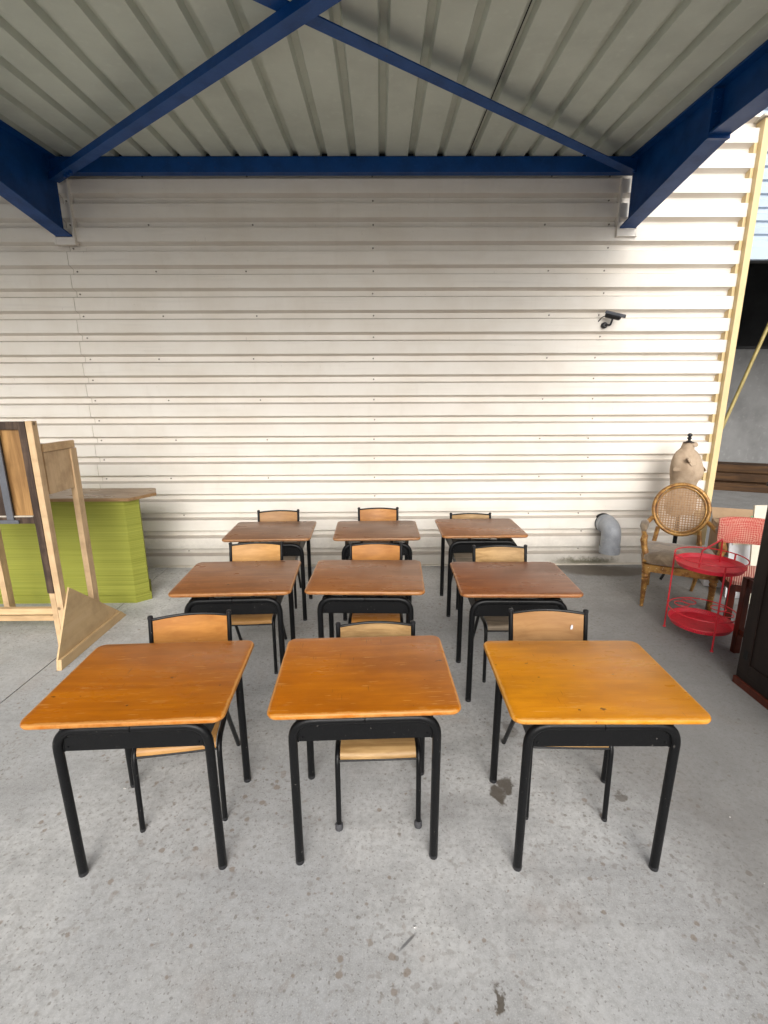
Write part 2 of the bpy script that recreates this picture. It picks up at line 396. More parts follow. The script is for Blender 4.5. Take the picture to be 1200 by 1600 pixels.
M['redpaint'] = paint('red_enamel', (.70, .024, .04), .4, .25, 14, chips=((.70, .42, .22), 48, .65))
def m_punched():
    t = NT('red_perforated_sheet'); v = t.tc.outputs['Object']
    n = t.noise(v, 14, 4); c = t.mix(t.smooth(n, .4, .7), (.72, .026, .05), (.60, .018, .035))
    g = t.vor(t.map(v, (1, 1, .01)), 95, rnd=0.0); f = t.smooth(g.outputs['Distance'], .28, .2)
    c = t.mix(t.math('MULTIPLY', f, .6), c, (.2, .003, .008)); ch = t.noise(v, 55, 6, .65); c = t.mix(t.smooth(ch, .66, .69), c, (.7, .42, .22))
    t.bump(f, .5, .003); return t.set(c, .42)
M['punched'] = m_punched()
M['redwood'] = wood('red_brown_wood', (.13, .028, .014), (.055, .013, .008), .35, 1.2, grain='Z')
M['darkcab'] = wood('dark_brown_cabinet', (.022, .012, .009), (.012, .007, .006), .45, .8, grain='Z')
def m_weave():
    t = NT('salmon_weave'); v = t.tc.outputs['Object']
    ck = t.n('ShaderNodeTexChecker'); t.l(t.map(v, (1, 1, 1), (0, 0, 0), (0, R(45), 0)), ck.inputs['Vector']); ck.inputs['Scale'].default_value = 84
    n = t.noise(v, 6, 4); c = t.mix(ck.outputs['Fac'], (.42, .085, .068), (.55, .28, .21)); c = t.mix(t.math('MULTIPLY', t.smooth(n, .4, .7), .4), c, (.50, .07, .06))
    t.bump(ck.outputs['Fac'], .5, .003); return t.set(c, .85, 0, .2)
M['weave'] = m_weave()
def m_stripe():
    t = NT('salmon_stripe'); v = t.tc.outputs['Object']
    wv = t.n('ShaderNodeTexWave', wave_type='BANDS', bands_direction='X'); t.l(t.map(v, (1, 1, 1), (0, 0, 0), (0, 0, R(20))), wv.inputs['Vector']); wv.inputs['Scale'].default_value = 22
    c = t.mix(t.smooth(wv.outputs['Fac'], .4, .6), (.42, .1, .08), (.68, .45, .35)); t.bump(wv.outputs['Fac'], .4, .004); return t.set(c, .85, 0, .2)
M['stripe'] = m_stripe()
M['cardboard'] = paint('cardboard', (.36, .24, .14), .8, .15, 9)
M['white'] = paint('white_board', (.68, .68, .70), .5, .1, 6)
M['cream'] = paint('cream_board', (.66, .62, .50), .5, .12, 8)
M['shutter'] = paint('blue_grey_shutter', (.42, .50, .60), .4, .15, 3)
M['hallwall'] = paint('grey_hall_wall', (.20, .20, .197), .7, .35, 1.5)
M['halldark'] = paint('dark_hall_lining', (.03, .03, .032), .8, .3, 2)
M['plank'] = wood('rough_brown_planks', (.085, .04, .012), (.035, .016, .006), .7, .6, grain='X', contrast=1.3)
M['pole'] = paint('dull_yellow_paint', (.36, .28, .09), .5, .3, 6)
M['greenplastic'] = paint('green_plastic', (.16, .5, .25), .4)
M['teal'] = paint('teal_plastic', (.12, .38, .36), .4)
M['grit'] = paint('pale_grit', (.6, .58, .55), .8)

# ------------------------------------------------------------------ ground
bm = bmesh.new(); bmesh.ops.create_grid(bm, x_segments=8, y_segments=8, size=600)
ground = link('ground', bm, M['ground'], None, loc=(0, 0, -.02)); tag(ground, 'grey concrete yard floor', None, None, 'structure')
JX = -2.352
for x0, x1, y0, y1 in ((JX + .005, 16, -9, 16), (-16, JX - .005, -9, 4.995), (-16, JX - .005, 5.005, 16)):
    s = link('concrete_slab', B(x0, x1, y0, y1, -.1, 0), M['concrete'], ground, loc=(0, 0, .02))
link('joint_filler', B(JX - .005, JX + .005, -9, 16, -.05, -.012), M['joint'], ground, loc=(0, 0, .02))

# ------------------------------------------------------------------ clad wall
WY = 5.068; PITCH = .2045; Z0 = 3.598; WX1 = 3.50
wall = thing('clad_wall', 'white horizontally ribbed metal cladding wall behind the school desks', 'wall', (0, WY, 0))
def course(x0, x1, h=1.0):
    bm = bmesh.new()
    # profile from top of wide flat downwards: (dy, dz)
    pr = [(0, 0), (0, -.118), (.062, -.139), (.062, -.186), (0, -PITCH)]
    a = [bm.verts.new((x0, y, z)) for y, z in pr]; b = [bm.verts.new((x1, y, z)) for y, z in pr]
    for i in range(len(pr) - 1): bm.faces.new((a[i], a[i + 1], b[i + 1], b[i]))
    back = [bm.verts.new((x, .082, z)) for x, z in ((x0, 0), (x0, -PITCH), (x1, -PITCH), (x1, 0))]
    bm.faces.new((back[0], back[3], back[2], back[1]))
    ar = [bm.verts.new((x1, y, z)) for y, z in pr + [(.082, -PITCH), (.082, 0)]]; bm.faces.new(ar)
    return bm
SEAM = -2.965
parts = []
for x0, x1, dy in ((-9.0, SEAM, .003), (SEAM - .02, WX1, 0)):
    me = None
    for k in range(-5, 17):
        z = Z0 - PITCH * k
        if me is None:
            o = link('cladding_panel', course(x0, x1), M['cladding'], wall, loc=(0, dy, z)); me = o.data
        else: o = link_me('cladding_panel', me, wall, (0, dy, z))
ZB = Z0 - PITCH * 17
link('base_flashing', B(-9, WX1, .004, .05, .012, ZB), M['cladding'], wall)
link('sill_angle', B(-9, WX1 - .02, -.03, .05, 0.0, .012), M['flash'], wall)
# lapped edge of the two cladding sheets
bm = bmesh.new(); ring = []
for k in range(-5, 17):
    for dy_, dz_ in ((0, 0), (0, -.118), (.062, -.139), (.062, -.186)): ring.append((dy_, Z0 - PITCH * k + dz_))
for i, (dy_, z) in enumerate(ring): 
    xw = SEAM - .021 + .004 * math.sin(z * 5)
    ring[i] = [bm.verts.new((xw + a, dy_ + b, z)) for a, b in ((-.003, .0025), (0, -.0035), (.0045, -.0005))]
for a, b in zip(ring, ring[1:]):
    for k in range(2): bm.faces.new((a[k], b[k], b[k + 1], a[k + 1]))
link('lap_edge', bm, M['flash'], wall)
# cream corner trim with its return
link('corner_trim', B(WX1 + .001, WX1 + .062, -.052, .10, 0, 4.27, .004), M['trim'], wall)
link('trim_cap', B(WX1 - .03, WX1 + .09, -.075, .12, 4.272, 4.292, .004), M['flash'], wall)
for k in range(-3, 17):
    z = Z0 - PITCH * k
    M_ = Matrix(((0, 0, 1, 0), (1, 0, 0, 0), (0, 1, 0, 0), (0, 0, 0, 1)))
    if k == -3:
        bm = bmesh.new(); prism(bm, [(.001, -.118), (.0635, -.139), (.0635, -.186), (.001, -PITCH)], 0, .03, M_)
        o = link('profile_filler', bm, M['trim'], wall, loc=(WX1 - .031, -.001, z)); fme = o.data
    else: link_me('profile_filler', fme, wall, (WX1 - .031, -.001, z))
link('wall_return', B(WX1 - .12, WX1 + .055, .105, 2.4, 0, 4.6), M['hallwall'], wall)
# fixing screws in the recessed flats
bm = bmesh.new()
rs = random.Random(3)
for k in range(-2, 17):
    z = Z0 - PITCH * k - .162
    xs = [SEAM + .02 + rs.uniform(-.01, .01), -.06 + rs.uniform(-.006, .006)]
    if k % 2 == 0: xs += [-2.2 + rs.uniform(-.06, .06), -1.25 + rs.uniform(-.06, .06), 1.52 + rs.uniform(-.03, .2)]
    xs += [2.21 + rs.uniform(-.03, .03)]
    for x in xs:
        t = bmesh.new(); bmesh.ops.create_cone(t, cap_ends=True, segments=7, radius1=.009, radius2=.006, depth=.01); t.verts.index_update()
        merge(bm, t, Matrix.Translation((x, .0585, z)) @ Matrix.Rotation(R(90), 4, 'X'))
tag(link('screw_heads', bm, M['screw'], wall), kind='stuff')

# ------------------------------------------------------------------ canopy
SL = .052                       # the roof falls gently away from the wall
can = thing('canopy', 'blue steel canopy with pale ribbed metal roof over the desks', 'canopy', (0, WY, 0))
ROOFZ = 3.95; YF = -4.2        # local y: 0 at the wall, negative outwards
def rz(y): return ROOFZ + SL * y
RP = .264
def trough(dark=False):
    bm = bmesh.new()
    pr = [(0, 0), (.192, 0), (.207, .045), (.249, .045), (RP, 0)]
    a = [bm.verts.new((x, -.02, rz(-.02) + z)) for x, z in pr]; b = [bm.verts.new((x, YF, rz(YF) + z)) for x, z in pr]
    for i in range(len(pr) - 1): bm.faces.new((a[i], b[i], b[i + 1], a[i + 1]))
    c = [bm.verts.new((x, y, rz(y) + .06)) for x, y in ((0, -.02), (RP, -.02), (RP, YF), (0, YF))]
    bm.faces.new(c)
    return bm
k0, k1 = -34, 8
rme = None
for k in range(k0, k1 + 1):
    x = .299 - .228 + RP * k
    if x + RP > 2.46 + RP: continue
    if rme is None: o = link('roof_panel', trough(), M['roof'], can, loc=(x, 0, 0)); rme = o.data
    else: o = link_me('roof_panel', rme, can, (x, 0, 0))
bm = bmesh.new()
a = [bm.verts.new(p) for p in ((.804, -.02, rz(-.02) - .002), (.811, -.02, rz(-.02) - .002), (.811, YF, rz(YF) - .002), (.804, YF, rz(YF) - .002))]
b = [bm.verts.new(v.co + Vector((0, 0, .004))) for v in a]
bm.faces.new(a); bm.faces.new(b[::-1])
for i in range(4): bm.faces.new((a[i], b[i], b[(i + 1) % 4], a[(i + 1) % 4]))
link('lap_seam', bm, M['dark'], can)
def ibeam(x, w=.15, tw=.012, tf=.014, dz=0):
    """tapered rafter: deep at the wall, shallower beyond the splice"""
    bm = bmesh.new()
    ys = [-.03, -1.23, -1.231, YF]
    zb = [3.375 + dz, 3.565 + dz, 3.585 + dz, 3.55 + dz]
    def strip(xa, xb, za, zb_):
        A = [[bm.verts.new((xx, y, zz(i))) for xx, zz in ((xa, za), (xb, za), (xb, zb_), (xa, zb_))] for i, y in enumerate(ys)]
        for p, q in zip(A, A[1:]):
            for k in range(4): bm.faces.new((p[k], q[k], q[(k + 1) % 4], p[(k + 1) % 4]))
        bm.faces.new(A[0][::-1]); bm.faces.new(A[-1])
    top = lambda i: rz(ys[i]) - .004
    strip(x - w / 2, x + w / 2, lambda i: zb[i], lambda i: zb[i] + tf)
    strip(x - w / 2, x + w / 2, lambda i: top(i) - tf, top)
    strip(x - tw / 2, x + tw / 2, lambda i: zb[i] + tf, lambda i: top(i) - tf)
    return bm
for x, dz in ((2.36, 0), (-2.97, -.065), (-8.3, -.065)):
    rf = link('rafter', ibeam(x, dz=dz), M['blue'], can)
    bm = B(x - .077, x + .077, -1.25, -1.22, 3.562 + dz, rz(-1.25) - .03)
    link('splice_plate', bm, M['blue'], rf)
    bm = bmesh.new()
    for bx in (-.045, .045):
        for bz in (3.63, 3.72, 3.8):
            t = bmesh.new(); bmesh.ops.create_cone(t, cap_ends=True, segments=6, radius1=.014, radius2=.014, depth=.07); t.verts.index_update()
            merge(bm, t, Matrix.Translation((x + bx, -1.235, bz + dz)) @ Matrix.Rotation(R(90), 4, 'X'))
    tag(link('bolts', bm, M['blue'], rf), kind='stuff')
    zb = 3.375 + dz
    # flashing collar where the rafter leaves the wall
    bm = bmesh.new(); xa, xb = x - .094, x + .094
    box(bm, xa - .004, xa + .012, -.034, .03, zb - .07, 3.8); box(bm, xb - .012, xb + .004, -.034, .03, zb - .07, 3.8); box(bm, xa, xb, -.03, .03, zb - .068, zb - .004)
    link('flashing_collar', bm, M['cladding'], can)
def chan(y, x0, x1, h=.13, d=.07):
    bm = bmesh.new(); z1 = rz(y) - .006
    box(bm, x0, x1, y - .006, y, z1 - h, z1); box(bm, x0, x1, y, y + d, z1 - .008, z1); box(bm, x0, x1, y, y + d, z1 - h, z1 - h + .008)
    return bm
for x0, x1 in ((-2.963, 2.353), (-8.29, -2.977)):
    for y, h in ((-.10, .125), (-2.29, .085), (-4.12, .15)):
        link('purlin', chan(y, x0, x1, h), M['blue'], can)
link('rib_void_blocker', B(-8.4, 2.43, -.028, -.022, ROOFZ - .03, ROOFZ + .08), M['dark'], can)  # added dark strip: blocks light through the rib ends so they read black
def brace(p0, p1):
    """angle iron from the wall corner out to the canopy edge"""
    p0, p1 = Vector(p0), Vector(p1); d = p1 - p0; L = d.length; d.normalize()
    side = Vector((0, 0, 1)).cross(d).normalized(); upv = d.cross(side)
    Mx = Matrix((d, side, upv)).transposed().to_4x4(); Mx.translation = p0
    bm = bmesh.new(); box(bm, 0, L, -.044, .044, -.004, .004, M=Mx); box(bm, 0, L, -.044, -.036, .004, .05, M=Mx)
    return bm
for xa, xb in ((-2.93, 2.29), (-8.27, -3.04)):
    link('brace', brace((xa, -.13, 3.735), (xb - .22, -4.06, 3.655)), M['blue'], can)
    bm = bmesh.new()
    for j in range(3):
        t = bmesh.new(); bmesh.ops.create_cone(t, cap_ends=True, segments=6, radius1=.016, radius2=.016, depth=.03); t.verts.index_update()
        merge(bm, t, Matrix.Translation((xa + .19 + .045 * j, -.275 - .035 * j, 3.722)))
    tag(link('bolts', bm, M['blue'], can), kind='stuff')
    link('brace', brace((xb, -.13, 3.805), (xa - .29, -4.06, 3.70)), M['blue'], can)

# ------------------------------------------------------------------ school desks
def make_desk():
    t = thing('school_desk', '', 'desk')
    th = .024
    top = slab(bmesh.new(), DW, DD, .042, [(.010, DH - th), (.003, DH - th + .004), (0, DH - th + .010), (0, DH - .009), (.003, DH - .003), (.010, DH)], 7)
    link('tabletop', top, M['top_a'], t, True)
    r = .0172; zt = DH - th - r - .001; za = DH - .058 - r; yf = -.21
    for s in (-1, 1):
        a = link('leg', T(fillet([(s * .271, yf + .012, .0), (s * .271, yf, za), (s * .0015, yf, za)], .085, 9), r, seg=14), M['black'], t, True)
        link('foot_cap', lathe(bmesh.new(), [(.0165, 0), (.0178, .003), (.0178, .016), (.0173, .017)], 14, (s * .271, yf + .012, 0)), M['black_plastic'], a, True)
        link('stand_off', B(s * .12 - .012, s * .12 + .012, yf - .01, yf + .01, za + r - .003, DH - th - .0005, .001), M['black'], t)
    for s in (-1, 1):
        a = link('leg', T(fillet([(s * .271, .247, 0), (s * .271, .235, zt), (s * .271, -.02, zt + .002)], .05, 7), r, seg=14), M['black'], t, True)
        link('foot_cap', lathe(bmesh.new(), [(.0165, 0), (.0178, .003), (.0178, .016), (.0173, .017)], 14, (s * .271, .247, 0)), M['black_plastic'], a, True)
    # book tray: front apron, wedge-shaped sides, sloping bottom
    ap = bmesh.new(); box(ap, -.248, .248, -.208, -.204, DH - .166, DH - .090, .0015)
    link('apron', ap, M['black'], t)
    for s in (-1, 1):
        link('apron_flange', B(min(s * .2485, s * .2555), max(s * .2485, s * .2555), -.208, -.165, DH - .170, DH - .075), M['black'], t)
    rv = bmesh.new()
    for s in (-1, 1):
        for zz in (DH - .11, DH - .15):
            q = bmesh.new(); bmesh.ops.create_icosphere(q, subdivisions=1, radius=.0045); q.verts.index_update()
            merge(rv, q, Matrix.Translation((s * .235, -.2085, zz)))
    tag(link('rivets', rv, M['black'], t, True), kind='stuff')
    MX = Matrix(((0, 0, 1, 0), (1, 0, 0, 0), (0, 1, 0, 0), (0, 0, 0, 1)))
    for s in (-1, 1):
        link('tray_side', prism(bmesh.new(), [(-.164, DH - .070), (-.164, DH - .174), (.20, DH - .174), (.225, DH - .15), (.225, DH - .070)], s * .2515 - .002, s * .2515 + .002, MX), M['black'], t)
    bm = bmesh.new()
    for (y0, z0, y1, z1) in ((-.203, DH - .168, .20, DH - .168),):
        vs_ = [bm.verts.new((x, y, z)) for x, y, z in ((-.248, y0, z0), (.248, y0, z0), (.248, y1, z1), (-.248, y1, z1))]
        vb = [bm.verts.new(v.co + Vector((0, 0, -.003))) for v in vs_]
        bm.faces.new(vs_); bm.faces.new(vb[::-1])
        for i in range(4): bm.faces.new((vs_[i], vb[i], vb[(i + 1) % 4], vs_[(i + 1) % 4]))
    link('tray_bottom', bm, M['black'], t)
    return t
desk0 = make_desk()
DG = 'school desks in three rows'
DESKS = [
 ((-.920, 1.732), 2.6, 'top_a', 'front row school desk with orange-brown top, nearest the pine frame'),
 ((-.069, 1.769), 1.9, 'top_b', 'middle desk of the front row, dark scratch on its orange top'),
 ((.811, 1.720), -.8, 'top_c', 'yellowest honey topped school desk, front row, nearest the dark cabinet'),
 ((-.884, 2.849), 2.5, 'top_dim_d', 'second row school desk with patchy brown top, nearest the green counter'),
 ((-.087, 2.856), -1.8, 'top_dim_d', 'school desk in the very centre of the three rows'),
 ((.811, 2.802), -1.3, 'top_dim_e', 'second row school desk with dark russet top, nearest the red trolley'),
 ((-.918, 3.922), 1.8, 'top_dim_f', 'back row school desk against the wall, nearest the green counter'),
 ((-.033, 3.925), .5, 'top_dim_f', 'middle desk of the back row along the white wall'),
 ((.846, 3.981), .3, 'top_dim_d', 'back row school desk against the wall, nearest the grey pipe elbow'),
]
def set_top(o, m):
    for c in o.children:
        if c.name.split('.')[0] == 'tabletop':
            c.material_slots[0].link = 'OBJECT'; c.material_slots[0].material = m
dall = [desk0] + [copy_tree(desk0) for _ in DESKS[1:]]
for o, ((x, y), a, mt, lab) in zip(dall, DESKS):
    o.location = (x, y, 0); o.rotation_euler = (0, 0, R(a)); tag(o, lab, 'desk', DG); set_top(o, M[mt])

# ------------------------------------------------------------------ school chairs
CH = .785
def make_chair():
    t = thing('school_chair', '', 'chair'); r = .0112
    for s in (-1, 1):
        x = s * .172
        pth = fillet([(x, -.215, 0), (x, -.20, .392), (x, .145, .385), (s * .182, .19, .56), (s * .184, .236, CH)], [.07, .10, .2], 8)
        a = link('side_tube', T(pth, r, seg=12), M['black'], t, True)
        link('foot_cap', lathe(bmesh.new(), [(.0105, 0), (.0118, .003), (.0118, .014), (.0113, .015)], 12, (x, -.2145, 0)), M['black_plastic'], a, True)
        link('end_plug', lathe(bmesh.new(), [(.0125, 0), (.0135, .004), (.0125, .014), (.006, .018)], 12, (s * .184, .236, CH - .002)), M['black_plastic'], a, True)
        b = link('leg', T([(x * .98, .03, .381), (x, .265, 0)], r, seg=12), M['black'], t, True)
        link('foot_cap', lathe(bmesh.new(), [(.0105, 0), (.0118, .003), (.0118, .014), (.0113, .015)], 12, (x, .263, 0)), M['black_plastic'], b, True)
    link('front_bar', T([(-.163, -.199, .358), (.163, -.199, .358)], .0065, seg=8), M['black'], t, True)
    link('rear_bar', T([(-.163, .1, .374), (.163, .1, .374)], .008, seg=8), M['black'], t, True)
    # plywood seat, rolled over at the front
    bm = bmesh.new(); prof = [(-.203, .368), (-.200, .384), (-.185, .397), (-.16, .4035), (-.05, .400), (.06, .398), (.14, .402), (.18, .412)]
    g = []
    nx = 8
    for y, z in prof:
        g.append([(x_, y, z - .004 * math.cos(x_ / .165 * math.pi / 2)) for x_ in [(-.160 + .32 * i / nx) for i in range(nx + 1)]])
    def sheet(g, off):
        top = [[bm.verts.new(p) for p in row] for row in g]; bot = [[bm.verts.new(Vector(p) + Vector(off)) for p in row] for row in g]
        n, m = len(g), len(g[0])
        for i in range(n - 1):
            for j in range(m - 1):
                bm.faces.new((top[i][j], top[i][j + 1], top[i + 1][j + 1], top[i + 1][j])); bm.faces.new((bot[i][j], bot[i + 1][j], bot[i + 1][j + 1], bot[i][j + 1]))
        for i in range(n - 1):
            bm.faces.new((top[i][0], top[i + 1][0], bot[i + 1][0], bot[i][0])); bm.faces.new((top[i][-1], bot[i][-1], bot[i + 1][-1], top[i + 1][-1]))
        for j in range(m - 1):
            bm.faces.new((top[0][j], bot[0][j], bot[0][j + 1], top[0][j + 1])); bm.faces.new((top[-1][j], top[-1][j + 1], bot[-1][j + 1], bot[-1][j]))
    sheet(g, (0, .004, -.008)); link('seat', bm, M['chair_ply2'], t, True)
    # curved plywood back between the uprights
    bm = bmesh.new(); g = []
    for k in range(5):
        zf = k / 4; z = CH - .165 + .155 * zf; yb = .19 + (z - .56) / (CH - .56) * .046
        g.append([(-.176 + .352 * i / 12, yb + .026 * math.cos((i / 12 - .5) * math.pi) - .004, z + (.006 * math.cos((i / 12 - .5) * math.pi) if k == 4 else 0)) for i in range(13)])
    sheet(g, (0, .009, 0)); link('backrest', bm, M['chair_ply'], t, True)
    tp = [Vector(p) + Vector((0, .0045, .004)) for p in g[-1]]
    tp = [Vector((-.184, tp[0].y - .004, tp[0].z))] + tp + [Vector((.184, tp[0].y - .004, tp[0].z))]
    link('top_rail', T(tp, .0072, seg=8), M['black'], t, True)
    return t
chair0 = make_chair()
CG = 'school chairs tucked behind the desks'
CHAIRS = [   # back top midpoint (x, y), rotation, z scale, backrest mat, seat mat, label
 ((-.940, 2.185), 9, 1.0, 'chair_ply', 'chair_ply2b', 'school chair with orange-brown back behind the front desk nearest the pine frame'),
 ((-.027, 2.165), 1.5, .945, 'chair_ply2', 'chair_ply2', 'pale backed school chair with rubber feet under the middle front row desk'),
 ((.832, 2.20), -2.5, 1.0, 'chair_ply3b', 'chair_ply2', 'school chair with a white paint chip on its back, behind the honey topped desk'),
 ((-.912, 3.37), 3, 1.0, 'chair_ply2b', 'chair_ply2b', 'light honey backed chair at the second row desk nearest the green counter'),
 ((-.035, 3.34), 0, 1.0, 'chair_ply', 'chair_ply', 'bright orange backed chair behind the desk in the centre of the rows'),
 ((.848, 3.26), 0, 1.0, 'chair_ply2', 'chair_ply3', 'chair with pale streaked back and grey worn seat at the russet desk'),
 ((-.960, 4.40), 4, 1.0, 'chair_ply3b', 'chair_ply3', 'brown backed chair by the wall, behind the back row desk nearest the green counter'),
 ((-.022, 4.48), 0, 1.0, 'chair_ply', 'chair_ply', 'orange backed chair against the wall behind the middle back row desk'),
 ((.845, 4.37), 0, .96, 'chair_ply2', 'chair_ply3', 'chair barely showing its back behind the back row desk nearest the pipe elbow'),
]
M['chair_ply2b'] = wood('beech_ply_light_honey', (.56, .31, .11), (.42, .21, .065), .32, 1.2, grain='X', contrast=.8)
M['chair_ply3b'] = wood('beech_ply_brown', (.40, .22, .09), (.29, .145, .055), .38, 1.2, grain='X', contrast=.8)
call = [chair0] + [copy_tree(chair0) for _ in CHAIRS[1:]]
for o, ((x, y), a, sz, mb, ms, lab) in zip(call, CHAIRS):
    ca, sa = math.cos(R(a)), math.sin(R(a))
    o.location = (x + sa * .236, y - ca * .236, 0); o.rotation_euler = (0, 0, R(a)); o.scale = (1, 1, sz); tag(o, lab, 'chair', CG)
    for c in o.children:
        nm = c.name.split('.')[0]
        if nm in ('seat', 'backrest'):
            c.material_slots[0].link = 'OBJECT'; c.material_slots[0].material = M[ms if nm == 'seat' else mb]
# the middle front chair has bulging grey rubber feet
for c in call[1].children:
    if c.name.split('.')[0] == 'side_tube':
        s = -1 if c.data.vertices[0].co.x < 0 else 1
        link('rubber_foot', lathe(bmesh.new(), [(.013, 0), (.0165, .004), (.0165, .03), (.0125, .036)], 14, (s * .172, -.2145, 0)), M['rubber'], c, True)
# white chip on the right-hand front chair
ch = call[2]
bm = bmesh.new(); prism(bm, [(-.006, -.011), (.003, -.012), (.006, -.002), (.005, .010), (-.001, .013), (-.005, .006)], 0, .0015, Matrix.Rotation(R(90), 4, 'X'))
link('paint_chip', bm, M['white'], ch, loc=(.118, .2245, CH - .075))

# ------------------------------------------------------------------ security camera
sc = thing('security_camera', 'small black security camera bolted to the white ribbed wall', 'camera', (2.235, WY, 2.51)); sc.scale = (.86, .86, .86)
link('base_plate', lathe(bmesh.new(), [(.032, 0), (.036, .006), (.034, .03), (.02, .042)], 20), M['black_plastic'], sc, True).rotation_euler = (R(90), 0, 0)
link('arm', T(fillet([(0, -.04, 0), (.045, -.075, -.005), (.06, -.09, .078)], .02), .011, seg=10), M['black_plastic'], sc, True)
hd = bpy.data.objects.new('housing_pivot', None); 
body = lathe(bmesh.new(), [(.026, -.09), (.034, -.085), (.034, .055), (.03, .075), (.022, .075)], 20)
ho = link('housing', body, M['black_plastic'], sc, True, loc=(.06, -.10, .088)); ho.rotation_euler = (R(90), 0, R(62)); ho.rotation_euler = Vector((.78, -.55, -.3)).to_track_quat('Z', 'Y').to_euler()
sh = bmesh.new()
arc = [(.043 * math.cos(R(a)), .043 * math.sin(R(a))) for a in range(10, 171, 16)]; inn = [(x * .93, y * .93) for x, y in reversed(arc)]
prism(sh, arc + inn, -.095, .12)
link('sun_shield', sh, M['greymetal'], ho)
link('lens', lathe(bmesh.new(), [(.02, 0), (.021, .006), (.012, .008)], 16, (0, 0, .074)), M['dark'], ho, True)
link('cable', T(fillet([(.0, -.045, .10), (-.05, -.05, .085), (-.075, .03, .02)], .05), .005, seg=6), M['black_plastic'], sc, True)

# ------------------------------------------------------------------ pipe elbow
pe = thing('pipe_elbow', 'grey plastic pipe elbow coming out of the wall near the floor', 'pipe', (2.45, WY, 0))
link('elbow', T(fillet([(0, .03, .475), (0, -.185, .475), (0, -.185, .20)], .145, 12), .098, seg=28), M['pvc'], pe, True)
link('collar', T([(0, -.185, .265), (0, -.185, .195)], .106, seg=28), M['pvc'], pe, True)
link('socket_ring', T([(0, -.075, .475), (0, -.028, .475)], .104, seg=28), M['pvc'], pe, True)
link('wall_seal', T([(0, .034, .475), (0, -.004, .475)], .103, seg=28), M['dark'], pe, True)

# ------------------------------------------------------------------ green counter
gc = thing('bar_counter', 'lime green ribbed bar counter with brown wooden top against the wall', 'counter', (0, 0, 0))
GP = [(-4.4, 4.115), (-2.245, 4.115), (-2.155, 4.20), (-2.30, 4.50), (-4.4, 4.50)]
link('counter_body', prism(bmesh.new(), GP, .075, .955), M['green'], gc)
def offs(poly, d):
    out = []; n = len(poly)
    for i in range(n):
        p0, p1, p2 = (Vector(poly[j] + (0,)) for j in ((i - 1) % n, i, (i + 1) % n))
        e1 = (p1 - p0).normalized(); e2 = (p2 - p1).normalized(); n1 = Vector((e1.y, -e1.x, 0)); n2 = Vector((e2.y, -e2.x, 0))
        b = (n1 + n2); b = b / (1 + n1.dot(n2)); out.append(tuple((p1 + b * d)[:2]))
    return out
link('plinth', prism(bmesh.new(), offs(GP, .012), 0, .075), M['green'], gc)
TP = [(-4.45, 4.07), (-2.175, 4.075), (-2.05, 4.33), (-2.16, 4.56), (-4.45, 4.56)]
ct = bmesh.new(); prism(ct, TP, .957, .985)
bmesh.ops.bevel(ct, geom=list(ct.edges), offset=.004, segments=2, affect='EDGES')
link('counter_top', ct, M['countertop'], gc)

# ------------------------------------------------------------------ pine stand with dark framed panel
ps = thing('pine_stand', 'raw pine standing frame with dark edged brown panel and triangular foot', 'stand', (0, 0, 0))
XF = -2.24
def vpost(x0, x1, y0, y1, z0, z1, m, name='post'):
    return link(name, B(x0, x1, y0, y1, z0, z1, .002), m, ps)
MYZ = Matrix(((0, 0, 1, 0), (1, 0, 0, 0), (0, 1, 0, 0), (0, 0, 0, 1)))
link('triangular_foot', prism(bmesh.new(), [(2.985, .012), (2.998, .075), (3.226, .515), (3.79, .07), (3.855, .0), (2.985, .0)], XF, XF + .012, MYZ), M['ply'], ps)
link('foot_batten', prism(bmesh.new(), [(2.985, 0), (2.998, .072), (3.785, .066), (3.855, 0)], XF + .012, XF + .034, MYZ), M['ply'], ps)
pa = vpost(XF - .045, XF - .002, 3.155, 3.205, .03, 1.685, M['pine'])
link('stained_face', B(XF - .092, XF - .047, 3.150, 3.19, .50, 1.683, .002), M['stain'], ps)
link('post', B(XF - .085, XF - .047, 3.155, 3.19, .03, .498, .002), M['pine'], ps)
vpost(XF - .045, XF - .003, 3.51, 3.575, .03, 1.475, M['pine'])
for x in (-3.07, -3.95):
    vpost(x - .045, x, 3.70, 3.765, .03, 1.475, M['pine'])
for x in (-3.98,):
    vpost(x - .045, x, 3.155, 3.235, .03, 1.685, M['pine'])
link('rail', B(-4.0, XF - .094, 3.24, 3.28, .30, .345, .002), M['pine_x'], ps)
link('rail', B(-4.0, XF - .048, 3.577, 3.62, .085, .13, .002), M['pine_x'], ps)
link('rail', B(-4.0, XF - .048, 3.577, 3.62, 1.40, 1.465, .002), M['pine_x'], ps)
link('side_board', B(XF - .036, XF - .014, 3.237, 3.508, 1.19, 1.475, .001), M['pine'], ps)
link('side_board', B(XF - .036, XF - .006, 3.237, 3.565, 1.478, 1.53, .001), M['pine_x'], ps)
# dark framed panel
link('top_rail', B(-3.3, XF - .094, 3.152, 3.188, 1.632, 1.683, .002), M['stain'], ps)
link('bottom_rail', B(-3.3, XF - .094, 3.152, 3.188, 1.005, 1.052, .002), M['stain'], ps)
link('panel', B(-2.47, XF - .094, 3.170, 3.182, 1.053, 1.631), M['panelwood'], ps)
link('panel', B(-3.3, -2.471, 3.170, 3.182, 1.053, 1.631), M['stain'], ps)
link('metal_strip', B(-2.505, -2.46, 3.138, 3.150, 1.033, 1.66, .002), M['greymetal'], ps)
link('metal_strip', B(-3.3, -2.43, 3.138, 3.1505, 1.008, 1.0325, .002) , M['greymetal'], ps)
link('metal_edge', B(-3.3, XF - .094, 3.145, 3.169, 1.053, 1.059), M['flash'], ps)

